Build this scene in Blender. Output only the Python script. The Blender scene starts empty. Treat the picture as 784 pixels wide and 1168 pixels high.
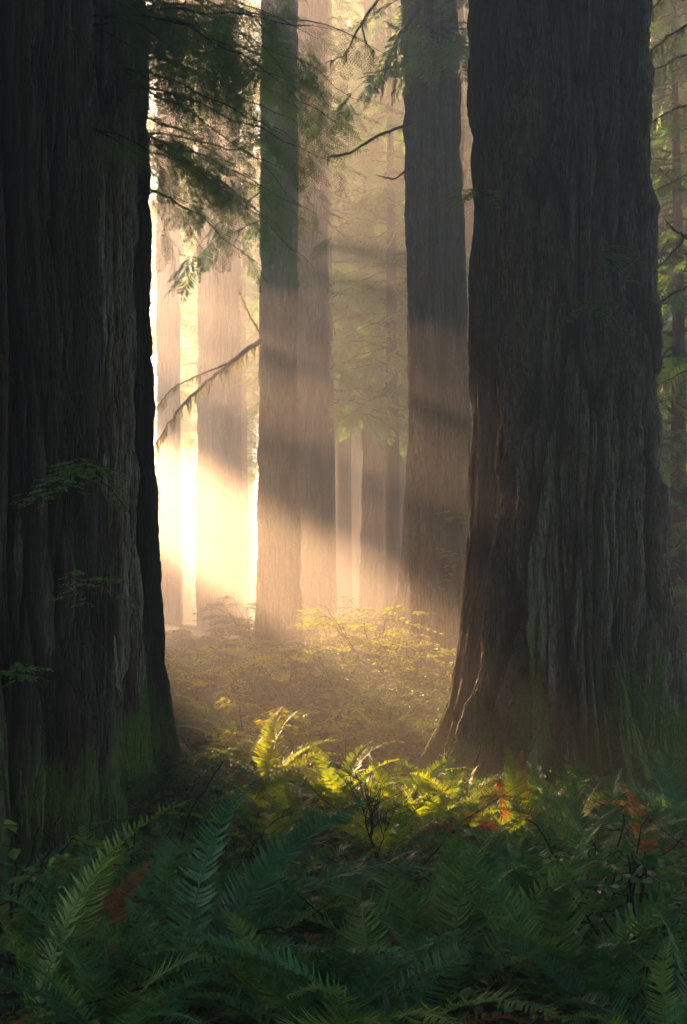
import bpy, math
import numpy as np
from math import radians as R, pi

# ------------------------------------------------------------------ basics
scene = bpy.context.scene
col = scene.collection
rng = np.random.default_rng(7)
F, CX, H0, CZ = 1500.0, 392.0, 730.0, 1.8          # lens in photo pixels, principal column, horizon row, eye height

def X_at(px, Y): return (px - CX) * Y / F
def Z_at(py, Y): return CZ + (H0 - py) * Y / F

# gradient noise (vectorised)
_p = np.random.default_rng(3).permutation(256); _p = np.concatenate([_p, _p, _p])
_g = np.random.default_rng(4).normal(size=(256, 3)); _g /= np.linalg.norm(_g, axis=1)[:, None]
def noise(x, y, z):
    x, y, z = np.broadcast_arrays(np.asarray(x, float), np.asarray(y, float), np.asarray(z, float))
    xi, yi, zi = np.floor(x).astype(int), np.floor(y).astype(int), np.floor(z).astype(int)
    xf, yf, zf = x - xi, y - yi, z - zi
    u, v, w = [t*t*t*(t*(t*6-15)+10) for t in (xf, yf, zf)]
    xi &= 255; yi &= 255; zi &= 255
    def gr(a, b, c):
        h = _p[_p[_p[(xi+a) & 255] + ((yi+b) & 255)] + ((zi+c) & 255)]
        g = _g[h]
        return g[..., 0]*(xf-a) + g[..., 1]*(yf-b) + g[..., 2]*(zf-c)
    def L(a, b, t): return a + (b-a)*t
    return 1.6*L(L(L(gr(0,0,0), gr(1,0,0), u), L(gr(0,1,0), gr(1,1,0), u), v),
                 L(L(gr(0,0,1), gr(1,0,1), u), L(gr(0,1,1), gr(1,1,1), u), v), w)

def norm(a):
    a = np.asarray(a, float)
    return a / np.maximum(np.linalg.norm(a, axis=-1, keepdims=True), 1e-9)

class Geo:
    """collects vertices and quads of one mesh"""
    def __init__(s): s.V, s.F, s.n = [], [], 0
    def add(s, V, Fq):
        V = np.asarray(V, float).reshape(-1, 3); Fq = np.asarray(Fq, int).reshape(-1, 4)
        s.V.append(V); s.F.append(Fq + s.n); s.n += len(V)
    def arrays(s): return np.concatenate(s.V), np.concatenate(s.F)
    def empty(s): return s.n == 0

def make_mesh(name, V, Fq, mat, smooth=False, attrs=None):
    me = bpy.data.meshes.new(name)
    me.vertices.add(len(V)); me.vertices.foreach_set('co', np.ascontiguousarray(V, np.float32).ravel())
    nf = len(Fq)
    me.loops.add(nf*4); me.loops.foreach_set('vertex_index', np.ascontiguousarray(Fq, np.int32).ravel())
    me.polygons.add(nf)
    me.polygons.foreach_set('loop_start', np.arange(0, nf*4, 4, dtype=np.int32))
    me.polygons.foreach_set('use_smooth', np.full(nf, smooth))
    for k, a in (attrs or {}).items():
        me.attributes.new(k, 'FLOAT', 'POINT').data.foreach_set('value', np.ascontiguousarray(a, np.float32))
    me.update(calc_edges=True)
    if mat: me.materials.append(mat)
    return me

def link(name, me, parent=None, loc=(0, 0, 0), rot=(0, 0, 0), scale=None):
    o = bpy.data.objects.new(name, me); col.objects.link(o)
    o.location = loc; o.rotation_euler = rot
    if scale is not None: o.scale = (scale,)*3 if np.isscalar(scale) else scale
    if parent is not None: o.parent = parent
    return o

def tag(o, label=None, cat=None, group=None, kind=None):
    for k, v in (('label', label), ('category', cat), ('group', group), ('kind', kind)):
        if v: o[k] = v
    return o

def thing(name, label, cat, loc=(0, 0, 0), rz=0, group=None):
    return tag(link(name, None, None, loc, (0, 0, rz)), label, cat, group)

def copy_tree(o, parent=None):
    c = o.copy(); col.objects.link(c); c.parent = parent
    for ch in o.children: copy_tree(ch, c)
    return c

# ------------------------------------------------------------------ materials
class NT:
    def __init__(s, name):
        s.m = bpy.data.materials.new(name); s.m.use_nodes = True
        s.t = s.m.node_tree; s.t.nodes.clear()
        s.out = s.n('ShaderNodeOutputMaterial')
    def n(s, typ, **kw):
        nd = s.t.nodes.new(typ)
        for k, v in kw.items(): setattr(nd, k, v)
        return nd
    def set(s, nd, key, val):
        if hasattr(val, 'is_output'): s.t.links.new(val, nd.inputs[key])
        else: nd.inputs[key].default_value = val
    def noise(s, vec, scale, detail=3, rough=.6, dist=0):
        nd = s.n('ShaderNodeTexNoise'); s.set(nd, 'Scale', scale); s.set(nd, 'Detail', detail); s.set(nd, 'Roughness', rough); s.set(nd, 'Distortion', dist)
        if vec is not None: s.set(nd, 'Vector', vec)
        return nd.outputs['Fac']
    def ramp(s, fac, *stops):
        nd = s.n('ShaderNodeValToRGB'); s.set(nd, 'Fac', fac); e = nd.color_ramp.elements
        while len(e) < len(stops): e.new(.5)
        for el, (p, c) in zip(e, stops):
            el.position = p; el.color = (*c, 1) if len(c) == 3 else c
        return nd.outputs['Color']
    def rng(s, v, a, b, c=0., d=1.):
        nd = s.n('ShaderNodeMapRange'); s.set(nd, 'Value', v)
        for k, x in zip(('From Min', 'From Max', 'To Min', 'To Max'), (a, b, c, d)): s.set(nd, k, x)
        return nd.outputs['Result']
    def math(s, op, a, b=0.):
        nd = s.n('ShaderNodeMath', operation=op); s.set(nd, 0, a); s.set(nd, 1, b); return nd.outputs[0]
    def mix(s, fac, a, b, mode='MIX'):
        nd = s.n('ShaderNodeMix', data_type='RGBA', blend_type=mode)
        for k, v in ((0, fac), (6, a), (7, b)):
            if isinstance(v, tuple) and len(v) == 3: v = (*v, 1)
            s.set(nd, k, v)
        return nd.outputs[2]

def bark_mat(name, tint=(1, 1, 1), moss=0.0, moss_h=2.0, lichen=.3):
    b = NT(name)
    tc = b.n('ShaderNodeTexCoord').outputs['Object']
    mp = b.n('ShaderNodeMapping'); b.set(mp, 'Vector', tc); b.set(mp, 'Scale', (1, 1, .09))
    st = mp.outputs['Vector']
    mp2 = b.n('ShaderNodeMapping'); b.set(mp2, 'Vector', tc); b.set(mp2, 'Scale', (1, 1, .3))
    fib = b.noise(st, 38, 5, .65, .3)
    fib2 = b.noise(st, 110, 3, .6)
    blot = b.noise(mp2.outputs['Vector'], 2.2, 5, .65)
    plate = b.noise(mp2.outputs['Vector'], 22, 4, .7)
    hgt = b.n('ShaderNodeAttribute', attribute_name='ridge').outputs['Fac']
    inner = tuple(c*t for c, t in zip((.036, .017, .011), tint))  # furrow red, darkened further to paint in shade within the grooves
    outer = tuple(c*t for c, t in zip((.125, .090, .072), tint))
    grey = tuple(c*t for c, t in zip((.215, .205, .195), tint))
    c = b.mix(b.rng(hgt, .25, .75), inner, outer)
    c = b.mix(b.math('MULTIPLY', b.rng(hgt, .5, .9), b.rng(blot, .36, .56)), c, grey)
    c = b.mix(b.rng(fib, .35, .65, .0, .9), c, b.mix(1., c, (.26, .23, .21), 'MULTIPLY'))
    c = b.mix(b.rng(plate, .35, .62, .75, 0), c, b.mix(1., c, (.34, .31, .29), 'MULTIPLY'))
    mp3 = b.n('ShaderNodeMapping'); b.set(mp3, 'Vector', tc); b.set(mp3, 'Scale', (1, 1, .05))
    crk = b.math('ABSOLUTE', b.math('ADD', b.noise(mp3.outputs['Vector'], 13, 3, .55, .6), -.5))
    c = b.mix(b.rng(crk, .004, .028, .8, 0), c, b.mix(1., c, (.16, .13, .12), 'MULTIPLY'))
    lich = b.math('MULTIPLY', b.rng(b.noise(mp2.outputs['Vector'], 1.1, 4, .6), .56, .70), b.rng(plate, .42, .56))
    c = b.mix(b.math('MULTIPLY', lich, lichen), c, (.13, .165, .145))
    if moss > 0:
        sep = b.n('ShaderNodeSeparateXYZ'); b.set(sep, 0, tc)
        mz = b.rng(sep.outputs['Z'], .1, moss_h, 1, 0)
        mn = b.math('ADD', b.noise(mp2.outputs['Vector'], 1.9, 5, .68), b.math('MULTIPLY', mz, .42))
        mk = b.math('MULTIPLY', b.rng(mn, .73, .81), moss)
        mcol = b.ramp(b.noise(tc, 30, 4, .7), (.3, (.038, .072, .012)), (.7, (.115, .175, .030)))
        c = b.mix(mk, c, mcol)
    p = b.n('ShaderNodeBsdfPrincipled'); b.set(p, 'Base Color', c); b.set(p, 'Roughness', .92); b.set(p, 'Specular IOR Level', .18)
    bh = b.math('ADD', b.math('MULTIPLY', fib, .8), b.math('ADD', b.math('MULTIPLY', fib2, .3), b.math('ADD', b.math('MULTIPLY', plate, .6), b.rng(crk, 0, .04, -.5, 0))))
    bp = b.n('ShaderNodeBump'); b.set(bp, 'Strength', 1.); b.set(bp, 'Distance', .06); b.set(bp, 'Height', bh)
    b.set(p, 'Normal', bp.outputs['Normal'])
    b.set(b.out, 'Surface', p.outputs[0])
    return b.m

def leaf_mat(name, stops, trans=.45, rough=.55, tcol=None, scale=3., spec=.3, objvar=.35):
    b = NT(name)
    geo = b.n('ShaderNodeNewGeometry')
    oi = b.n('ShaderNodeObjectInfo')
    n1 = b.noise(geo.outputs['Position'], scale, 3, .6)
    fac = b.math('ADD', b.math('MULTIPLY', b.math('ADD', oi.outputs['Random'], -.5), objvar), n1)
    if True:
        fac = b.math('ADD', fac, b.math('MULTIPLY', b.math('ADD', geo.outputs['Random Per Island'], -.5), .35))
    c = b.ramp(fac, *stops)
    p = b.n('ShaderNodeBsdfPrincipled'); b.set(p, 'Base Color', c); b.set(p, 'Roughness', rough); b.set(p, 'Specular IOR Level', spec)
    t = b.n('ShaderNodeBsdfTranslucent')
    b.set(t, 'Color', b.mix(1., c, tcol or (1.9, 1.7, .6), 'MULTIPLY'))
    mx = b.n('ShaderNodeMixShader'); b.set(mx, 0, trans)
    b.t.links.new(p.outputs[0], mx.inputs[1]); b.t.links.new(t.outputs[0], mx.inputs[2])
    b.set(b.out, 'Surface', mx.outputs[0])
    return b.m

M = {}
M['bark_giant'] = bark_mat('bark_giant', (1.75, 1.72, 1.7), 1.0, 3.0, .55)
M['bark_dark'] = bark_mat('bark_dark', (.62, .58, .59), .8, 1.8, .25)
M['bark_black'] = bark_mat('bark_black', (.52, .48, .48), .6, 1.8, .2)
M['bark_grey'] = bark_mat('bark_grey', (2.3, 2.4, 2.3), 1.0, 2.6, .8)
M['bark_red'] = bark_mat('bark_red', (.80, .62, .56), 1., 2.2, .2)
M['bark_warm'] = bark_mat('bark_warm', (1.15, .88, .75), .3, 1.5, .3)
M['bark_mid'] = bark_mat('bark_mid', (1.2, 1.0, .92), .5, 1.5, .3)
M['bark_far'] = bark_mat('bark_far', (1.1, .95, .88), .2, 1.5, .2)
M['twig'] = bark_mat('twig', (.5, .45, .42), 0, 1, 0)
M['pale_twig'] = bark_mat('pale_twig', (1.6, 1.35, 1.1), 0, 1, 0)
M['needle'] = leaf_mat('needle', ((.25, (.038, .110, .045)), (.5, (.062, .160, .056)), (.75, (.105, .205, .060))), .45, .5)
M['needle_far'] = leaf_mat('needle_far', ((.25, (.045, .135, .055)), (.5, (.070, .190, .066)), (.75, (.115, .240, .070))), .52, .6, scale=1.)
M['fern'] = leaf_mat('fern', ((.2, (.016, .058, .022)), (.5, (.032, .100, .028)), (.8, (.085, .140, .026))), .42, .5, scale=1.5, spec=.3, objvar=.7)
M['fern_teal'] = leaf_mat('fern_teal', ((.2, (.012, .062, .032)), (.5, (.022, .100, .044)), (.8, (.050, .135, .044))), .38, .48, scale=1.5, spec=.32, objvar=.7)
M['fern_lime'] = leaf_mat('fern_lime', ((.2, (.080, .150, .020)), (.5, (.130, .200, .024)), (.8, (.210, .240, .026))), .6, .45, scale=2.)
M['fern_dead'] = leaf_mat('fern_dead', ((.2, (.090, .036, .018)), (.5, (.180, .072, .026)), (.8, (.300, .130, .034))), .45, .75, tcol=(1.9, 1.2, .6), scale=2.5)
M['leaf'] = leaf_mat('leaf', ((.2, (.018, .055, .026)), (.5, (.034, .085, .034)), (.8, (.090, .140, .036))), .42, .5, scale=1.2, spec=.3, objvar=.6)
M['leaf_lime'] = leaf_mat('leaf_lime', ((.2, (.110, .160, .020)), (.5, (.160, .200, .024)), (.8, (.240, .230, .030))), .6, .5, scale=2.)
M['leaf_low'] = leaf_mat('leaf_low', ((.2, (.014, .042, .020)), (.5, (.026, .066, .026)), (.8, (.055, .088, .026))), .42, .6, scale=1.2, spec=.2)
M['leaf_sprig'] = leaf_mat('leaf_sprig', ((.2, (.045, .12, .045)), (.5, (.075, .17, .055)), (.8, (.13, .22, .065))), .42, .5, scale=1.2, spec=.3)
M['litter'] = leaf_mat('litter', ((.2, (.045, .020, .010)), (.5, (.120, .048, .014)), (.8, (.220, .095, .020))), .35, .8, tcol=(1.8, 1.2, .6), scale=3.)
M['moss'] = leaf_mat('moss', ((.2, (.060, .070, .015)), (.5, (.150, .145, .030)), (.8, (.26, .22, .05))), .5, .9, scale=6.)
g = NT('soil')
pos = g.n('ShaderNodeNewGeometry').outputs['Position']
gc = g.ramp(g.noise(pos, 6, 6, .7), (.3, (.012, .009, .006)), (.5, (.030, .020, .012)), (.62, (.022, .030, .012)), (.8, (.055, .036, .020)))
gp = g.n('ShaderNodeBsdfPrincipled'); g.set(gp, 'Base Color', gc); g.set(gp, 'Roughness', .95); g.set(gp, 'Specular IOR Level', .1)
gb = g.n('ShaderNodeBump'); g.set(gb, 'Strength', 1.); g.set(gb, 'Distance', .08); g.set(gb, 'Height', g.noise(pos, 25, 6, .7)); g.set(gp, 'Normal', gb.outputs[0])
g.set(g.out, 'Surface', gp.outputs[0]); M['soil'] = g.m

# ------------------------------------------------------------------ the ground
def gz(x, y):
    x = np.asarray(x, float); y = np.asarray(y, float)
    b = np.interp(y, [-15, 3, 6, 8.5, 10, 16, 20, 25, 32, 40, 60, 90, 132], [.4, .3, .12, -.02, -.12, -.12, .0, .3, .75, 1.25, 2.3, 4.0, 8.5])
    k = np.clip((y+4)/30, .4, 1.5)
    return b + k*(.16*noise(x*.22, y*.22, 3.1) + .06*noise(x*.9, y*.9, 9.2)) + .02*noise(x*3, y*3, 1.) + .012*np.maximum(np.abs(x)-6, 0)

xs = np.concatenate([np.linspace(-47, -9, 60)[:-1], np.linspace(-9, 9, 181), np.linspace(9, 47, 60)[1:]])
ys = np.concatenate([np.linspace(-11, 2, 30)[:-1], np.linspace(2, 32, 260)[:-1], np.linspace(32, 131, 140)])
gx, gy = np.meshgrid(xs, ys)
gV = np.stack([gx, gy, gz(gx, gy)], -1).reshape(-1, 3)
def grid_faces(nr, nc, wrap=False):
    r = np.arange(nr-1)[:, None]; c = np.arange(nc if wrap else nc-1)[None, :]
    a = r*nc + c; b = r*nc + (c+1) % nc
    return np.stack([a, b, b+nc, a+nc], -1).reshape(-1, 4)
tag(link('ground', make_mesh('ground', gV, grid_faces(len(ys), len(xs)), M['soil'], True)), 'dark forest floor of soil and litter rising away between the trunks', 'ground', kind='structure')

# ------------------------------------------------------------------ shapes
def tube(pts, rad, k=5):
    pts = np.asarray(pts, float); n = len(pts); rad = np.broadcast_to(rad, n)
    t = norm(np.gradient(pts, axis=0))
    ref = np.where(np.abs(t[:, 2:3]) > .9, np.array([[1., 0, 0]]), np.array([[0., 0, 1]]))
    a = norm(np.cross(t, ref)); b = np.cross(t, a)
    th = np.arange(k)*2*pi/k
    V = pts[:, None] + rad[:, None, None]*(np.cos(th)[None, :, None]*a[:, None] + np.sin(th)[None, :, None]*b[:, None])
    return V.reshape(-1, 3), grid_faces(n, k, True)

def frames(xd, up):
    x = norm(xd); y = norm(np.cross(up, x)); z = np.cross(x, y)
    return np.stack([x, y, z], 1)                       # rows = axes

def inst(Vt, Ft, fr, pos, sc):
    V = np.einsum('vk,nkj->nvj', Vt, fr)*np.asarray(sc)[:, None, None] + pos[:, None]
    n, m = len(pos), len(Vt)
    return V.reshape(-1, 3), (Ft[None] + (np.arange(n)*m)[:, None, None]).reshape(-1, 4)

LEAF_V = np.array([[0, 0, 0], [.28, .21, .05], [.66, .2, .05], [1, 0, -.06], [.66, -.2, .05], [.28, -.21, .05]])
LEAF_F = np.array([[0, 1, 2, 3], [0, 3, 4, 5]])
LANCE_V = LEAF_V*np.array([1, .45, 1])

def spray_template(lod, seed=0, L=1.0):
    """flat feathery conifer spray, 1 long, along +x"""
    r = np.random.default_rng(seed); G = Geo(); n = 9 if lod == 0 else 12
    for i in range(n):
        s = .08 + .88*i/(n-1)
        for sd in (-1, 1):
            l = (.46*(1-s)**.75 + .07)*r.uniform(.75, 1.15); an = R(r.uniform(42, 60))*sd
            d = np.array([math.cos(an), math.sin(an), r.uniform(-.25, .05)]); d /= np.linalg.norm(d)
            pr = np.array([-d[1], d[0], 0])
            b = np.array([s + r.uniform(-.02, .02), 0, -.10*s*s])
            if lod == 0:
                k = max(3, int(l/.06))
                for j in range(k):
                    q = b + d*l*(j+.6)/k + np.array([0, 0, -.25*(l*(j+.6)/k)**2])
                    for e in (-1, 1):
                        nd = norm(d*.55 + pr*e + np.array([0, 0, r.uniform(-.15, .15)])); w = .014
                        ln = .078*r.uniform(.8, 1.15)*(1-.35*j/k)
                        G.add([q, q+nd*ln*.5+d*w, q+nd*ln, q+nd*ln*.5-d*w], [[0, 1, 2, 3]])
            else:
                w = .030
                G.add([b, b+d*l*.5+pr*w, b+d*l+np.array([0, 0, -.1*l]), b+d*l*.5-pr*w], [[0, 1, 2, 3]])
    return G.arrays()
SPRAY = [[spray_template(0, i) for i in range(4)], [spray_template(1, i+10) for i in range(4)]]

def put_sprays(G, pos, xd, up, sc, lod):
    pos, xd, up, sc = (np.asarray(a, float) for a in (pos, xd, up, sc))
    which = rng.integers(0, 4, len(pos)); fr = frames(xd, up)
    for k in range(4):
        m = which == k
        if m.any(): G.add(*inst(*SPRAY[lod][k], fr[m], pos[m], sc[m]))

def bough(start, az, elev, L, droop, lod=0, dens=1., spray=.36, rad=.03, bare=.12, hang=.35, side=.5):
    """one conifer branch: wood and foliage geometry"""
    W, Fo = Geo(), Geo()
    start = np.asarray(start, float)
    n = 14; s = np.linspace(0, 1, n)
    wig = np.cumsum(rng.normal(0, .09, (n, 2)), 0)*L*.25; wig -= wig[0]
    h = np.array([math.cos(az), math.sin(az), 0.]); sidev = np.array([-h[1], h[0], 0])
    main = start + (s*L*math.cos(elev))[:, None]*h + (wig[:, :1]*sidev)
    main[:, 2] += s*L*math.sin(elev) - droop*L*s**2 + wig[:, 1]*.6
    W.add(*tube(main, rad*(1-.85*s), 5))
    P, D, U, S = [], [], [], []
    step = .17*spray/.36/dens
    q = bare*L; sg = 1
    def along(c, t):
        f = t*(n-1); i = min(int(f), n-2); return c[i]+(c[i+1]-c[i])*(f-i), norm(c[i+1]-c[i])
    while q < L:
        t = q/L; b, d = along(main, t); sg = -sg
        lb = side*(L*(1-t)*.75 + .25*spray/.36)*rng.uniform(.6, 1.2)
        an = sg*R(rng.uniform(45, 80)); d2 = np.array([d[0]*math.cos(an)-d[1]*math.sin(an), d[0]*math.sin(an)+d[1]*math.cos(an), d[2]*.5+rng.uniform(-.15, .15)])
        d2 = norm(d2); m = 6; ss = np.linspace(0, 1, m)
        sb = b + ss[:, None]*lb*d2; sb[:, 2] -= hang*lb*ss**2
        sb[1:-1] += rng.normal(0, .06*lb, (m-2, 3))
        W.add(*tube(sb, rad*.26*(1-.7*ss)*(1-.6*t), 4))
        k = max(2, int(lb/(.30*spray)*dens))
        for j in range(k):
            u = (j+.7)/k; f = u*(m-1); i = min(int(f), m-2); pp = sb[i]+(sb[i+1]-sb[i])*(f-i)
            a2 = rng.choice([-1, 1])*R(rng.uniform(5, 50)); dd = norm(sb[i+1]-sb[i])
            dd = np.array([dd[0]*math.cos(a2)-dd[1]*math.sin(a2), dd[0]*math.sin(a2)+dd[1]*math.cos(a2), dd[2]-rng.uniform(.0, .5)])
            P.append(pp); D.append(dd); U.append([rng.normal(0, .35), rng.normal(0, .35), 1]); S.append(spray*rng.uniform(.6, 1.15))
        q += step*rng.uniform(.6, 1.5)*(1+t*.2)
    P.append(main[-1]); D.append(main[-1]-main[-2]); U.append([0, 0, 1]); S.append(spray)
    put_sprays(Fo, P, D, U, S, lod)
    return W, Fo, main

def drape(G, pts, n, l0, l1, w):
    """moss strands hanging from a branch"""
    pts = np.asarray(pts)
    for _ in range(n):
        f = rng.uniform(0, len(pts)-1.01); i = int(f); p = pts[i]+(pts[i+1]-pts[i])*(f-i)+rng.normal(0, .012, 3)
        l = rng.uniform(l0, l1)*rng.uniform(.4, 1); a = rng.uniform(0, pi); e = np.array([math.cos(a), math.sin(a), 0])*w*rng.uniform(.5, 1.2)
        m = p+[rng.normal(0, .1*l), rng.normal(0, .1*l), -l*.5]; t = p+[rng.normal(0, .15*l), rng.normal(0, .15*l), -l]
        G.add([p-e, p+e, m+e*.8, m-e*.8, t], [[0, 1, 2, 3], [3, 2, 4, 4]])

def fix_tris(V, Fq): return V, Fq

# ------------------------------------------------------------------ redwood trunks
def trunk_mesh(name, r0, H, mat, seed, vis_top, nth=420, dz=.03, taper=.25, flare=.45, hf=1.0, flute=.12, nfl=7, depth=1., bulge=None, lean=(0, 0), z0=-.7, foot=.18):
    r = np.random.default_rng(seed); o = r.uniform(0, 60, 8)
    zs = np.concatenate([np.arange(z0, vis_top, dz), np.linspace(vis_top, H, 14)])
    th = np.linspace(0, 2*pi, nth, endpoint=False)
    T, Z = np.meshgrid(th, zs)
    zc = np.maximum(Z, 0)
    rad = r0*(1-taper*zc/H)*(1+flare*np.exp(-zc/hf)+foot*flare*np.exp(-zc/(hf*4)))
    ct, sn = np.cos(T), np.sin(T)
    # buttress flutes: strong at the foot, fading upward but never gone
    tw = T + .25*noise(ct*.8+o[0], sn*.8, Z*.12) + .02*Z
    fl = np.zeros_like(T)
    for k in range(3):
        m = nfl+[0, 3, -2][k]; fl += [1, .5, .6][k]*np.cos(m*tw+o[k+1]+1.1*noise(Z*.16, o[k+2], k*3.))
    fam = flute*(np.exp(-zc/(hf*1.6))*1.1+.28)
    rad = rad*(1+fam*fl*.5)
    if bulge is not None:
        for (bt, bz, bw, bh, ba) in bulge:
            dth = (T-bt+pi) % (2*pi)-pi
            rad += ba*np.exp(-(dth/bw)**2)*np.exp(-((Z-bz)/bh)**2)
    # bark: braided vertical ridges with narrow deep furrows
    rr = r0
    px, py = ct*rr, sn*rr
    w1 = .055*noise(px*1.1+o[3], py*1.1, Z*.32); w2 = .028*noise(px*3+o[4], py*3, Z*.9)
    ax, ay = px+w1+w2, py-w1+w2
    n1 = noise(ax/.20+o[5], ay/.20, Z/3.2); n2 = noise(ax/.085+o[6], ay/.085, Z/1.6); n3 = noise(ax/.036+o[7], ay/.036, Z/.8)
    def rid(n_, g): q = np.clip(np.abs(n_)*g, 0, 1); return q*(2-q)
    a1, a2, a3 = rid(n1, 2.8), rid(n2, 2.6), rid(n3, 2.2)
    n4 = noise(px/.10+o[2], py/.10, Z/.13); n5 = noise(px/.5, py/.5+o[1], Z/.7); n6 = noise(px/.05+o[2], py/.05, Z/.07)
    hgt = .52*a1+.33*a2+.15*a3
    dsp = depth*(.155*(a1-.65)+.065*(a2-.65)*(.4+.6*a1)+.030*(a3-.5)+.012*n4*a1+.009*n6+.03*n5*a1)
    # loose strips standing proud, and deep splits
    st = np.clip(noise(ax/.10+o[2]*2, ay/.10, Z/2.3+7)-.26, 0, .4)
    dsp += depth*.16*st
    sp = np.clip(.10-np.abs(noise(ax/.42+o[1]*3, ay/.42, Z/5.+3)), 0, .10)/.10
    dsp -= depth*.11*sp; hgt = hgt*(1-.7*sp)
    rad = rad+dsp*min(1., r0/.7)**.5
    lx, ly = lean
    V = np.stack([rad*ct+lx*zc, rad*sn+ly*zc, Z], -1).reshape(-1, 3)
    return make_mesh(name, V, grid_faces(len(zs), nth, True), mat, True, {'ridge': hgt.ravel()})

TRUNKS = []
def redwood(label, px, Y, rpx, py_ref, mat, seed, zb=None, nth=420, dz=.03, H=None, group=None, **kw):
    """px: trunk axis, rpx: half width (photo pixels) at its depth"""
    x = X_at(px, Y); zb = float(gz(x, Y)) if zb is None else zb
    top = CZ + .487*Y + 1.2
    H = H or top*1.25+4
    t = thing('redwood_tree', label, 'tree', (x, Y, zb), 0, group)
    r = rpx*Y/F
    TRUNKS.append((x, Y, r))
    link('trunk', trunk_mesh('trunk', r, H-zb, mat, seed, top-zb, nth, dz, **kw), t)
    return t

def add_branch(tree, W, Fo, wood='twig', leafm='needle', moss=None, name='branch', label=None):
    """geometry in world coordinates -> branch part with foliage sub-part"""
    off = np.array(tree.location)
    V, Fq = W.arrays(); b = link(name, make_mesh(name, V-off, Fq, M[wood], True), tree)
    if label: b['label'] = label
    if Fo is not None and not Fo.empty():
        V, Fq = Fo.arrays(); link('foliage', make_mesh('foliage', V-off, Fq, M[leafm]), b)
    if moss is not None and not moss.empty():
        V, Fq = moss.arrays(); tag(link('moss', make_mesh('moss', V-off, Fq, M['moss']), b), kind='stuff')
    return b

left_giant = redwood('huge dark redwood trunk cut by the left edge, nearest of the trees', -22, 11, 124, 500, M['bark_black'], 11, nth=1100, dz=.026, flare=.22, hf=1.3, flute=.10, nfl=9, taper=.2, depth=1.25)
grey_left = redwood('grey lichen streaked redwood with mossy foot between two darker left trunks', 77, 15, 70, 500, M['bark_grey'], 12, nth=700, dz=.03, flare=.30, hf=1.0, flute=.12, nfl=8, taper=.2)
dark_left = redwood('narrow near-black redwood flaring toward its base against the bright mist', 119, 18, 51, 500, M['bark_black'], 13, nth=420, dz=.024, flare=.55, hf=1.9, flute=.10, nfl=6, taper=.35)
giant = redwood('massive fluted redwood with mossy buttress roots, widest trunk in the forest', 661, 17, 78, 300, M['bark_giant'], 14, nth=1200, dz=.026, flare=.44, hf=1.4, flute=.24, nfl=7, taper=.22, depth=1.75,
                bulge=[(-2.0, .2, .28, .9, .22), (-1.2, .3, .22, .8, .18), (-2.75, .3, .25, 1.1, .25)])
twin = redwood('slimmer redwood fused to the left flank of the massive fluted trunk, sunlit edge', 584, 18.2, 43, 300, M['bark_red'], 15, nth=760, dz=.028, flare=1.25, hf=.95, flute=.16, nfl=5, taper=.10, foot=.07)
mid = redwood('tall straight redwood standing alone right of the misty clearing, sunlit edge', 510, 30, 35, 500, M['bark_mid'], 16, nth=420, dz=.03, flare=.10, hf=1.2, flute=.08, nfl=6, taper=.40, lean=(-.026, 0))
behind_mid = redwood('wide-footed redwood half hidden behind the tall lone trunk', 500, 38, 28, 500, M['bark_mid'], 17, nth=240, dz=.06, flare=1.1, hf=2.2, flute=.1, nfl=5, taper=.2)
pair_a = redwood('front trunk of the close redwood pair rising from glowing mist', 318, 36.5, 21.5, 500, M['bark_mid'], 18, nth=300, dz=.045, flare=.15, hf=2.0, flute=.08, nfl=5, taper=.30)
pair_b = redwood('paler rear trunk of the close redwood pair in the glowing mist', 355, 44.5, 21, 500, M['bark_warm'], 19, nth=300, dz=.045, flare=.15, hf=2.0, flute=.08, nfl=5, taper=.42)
far = [('slender washed-out redwood beside the near-black left trunk', 192, 62, 13, .12), ('thin mist-faded redwood touching the thicker trunk beside it', 236, 61, 10, .12),
       ('mist-faded redwood with a thinner trunk touching its left side', 259, 56, 15.5, .15), ('hazy redwood standing free in the green gap left of the lone trunk', 428, 55, 14, .3),
       ('very thin pale trunk right beside the close redwood pair', 389, 76, 8, .2), ('thin pale trunk next to the free-standing hazy redwood', 407, 80, 7, .2),
       ('faint narrow redwood just left of the tall lone trunk', 463, 62, 10, .2), ('grey redwood at the right edge behind drooping mossy boughs', 784, 44, 15, .2),
       ('thin grey trunk between the massive redwood and the right edge', 752, 60, 8, .2), ('faint thin trunk in the brightest glow', 211, 85, 6, .2),
       ('pale thin trunk in the white gap left of the redwood pair', 283, 95, 5.5, .2)]
far += [('faint thin trunk deep in the green gap beside the pair', 376, 92, 5, .2), ('faint thin trunk in the middle of the green gap', 418, 98, 5.5, .2), ('faint thin trunk between the free-standing and the lone redwood', 447, 88, 6, .2),
        ('faint trunk in the slit between the lone and the fused redwoods', 531, 70, 7, .2), ('pale trunk behind drooping boughs right of the near-black trunk', 222, 100, 7, .2), ('dim trunk low in the gap right of the massive redwood', 768, 78, 8, .2)]
fars = []
for i, (lb, px, Y, rp, flr) in enumerate(far):
    fars.append(redwood(lb, px, Y, rp, 500, M['bark_far'], 40+i, nth=130, dz=.14, flare=flr, hf=2.2, flute=.07, nfl=5, taper=.3))

# ------------------------------------------------------------------ near boughs on the redwoods
def boughs_for(tree, specs, **kw):
    for (px, py, Y, az, el, L, dr) in specs:
        W, Fo, main = bough((X_at(px, Y), Y, Z_at(py, Y)), R(az), R(el), L, dr, **kw)
        add_branch(tree, W, Fo)
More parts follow.
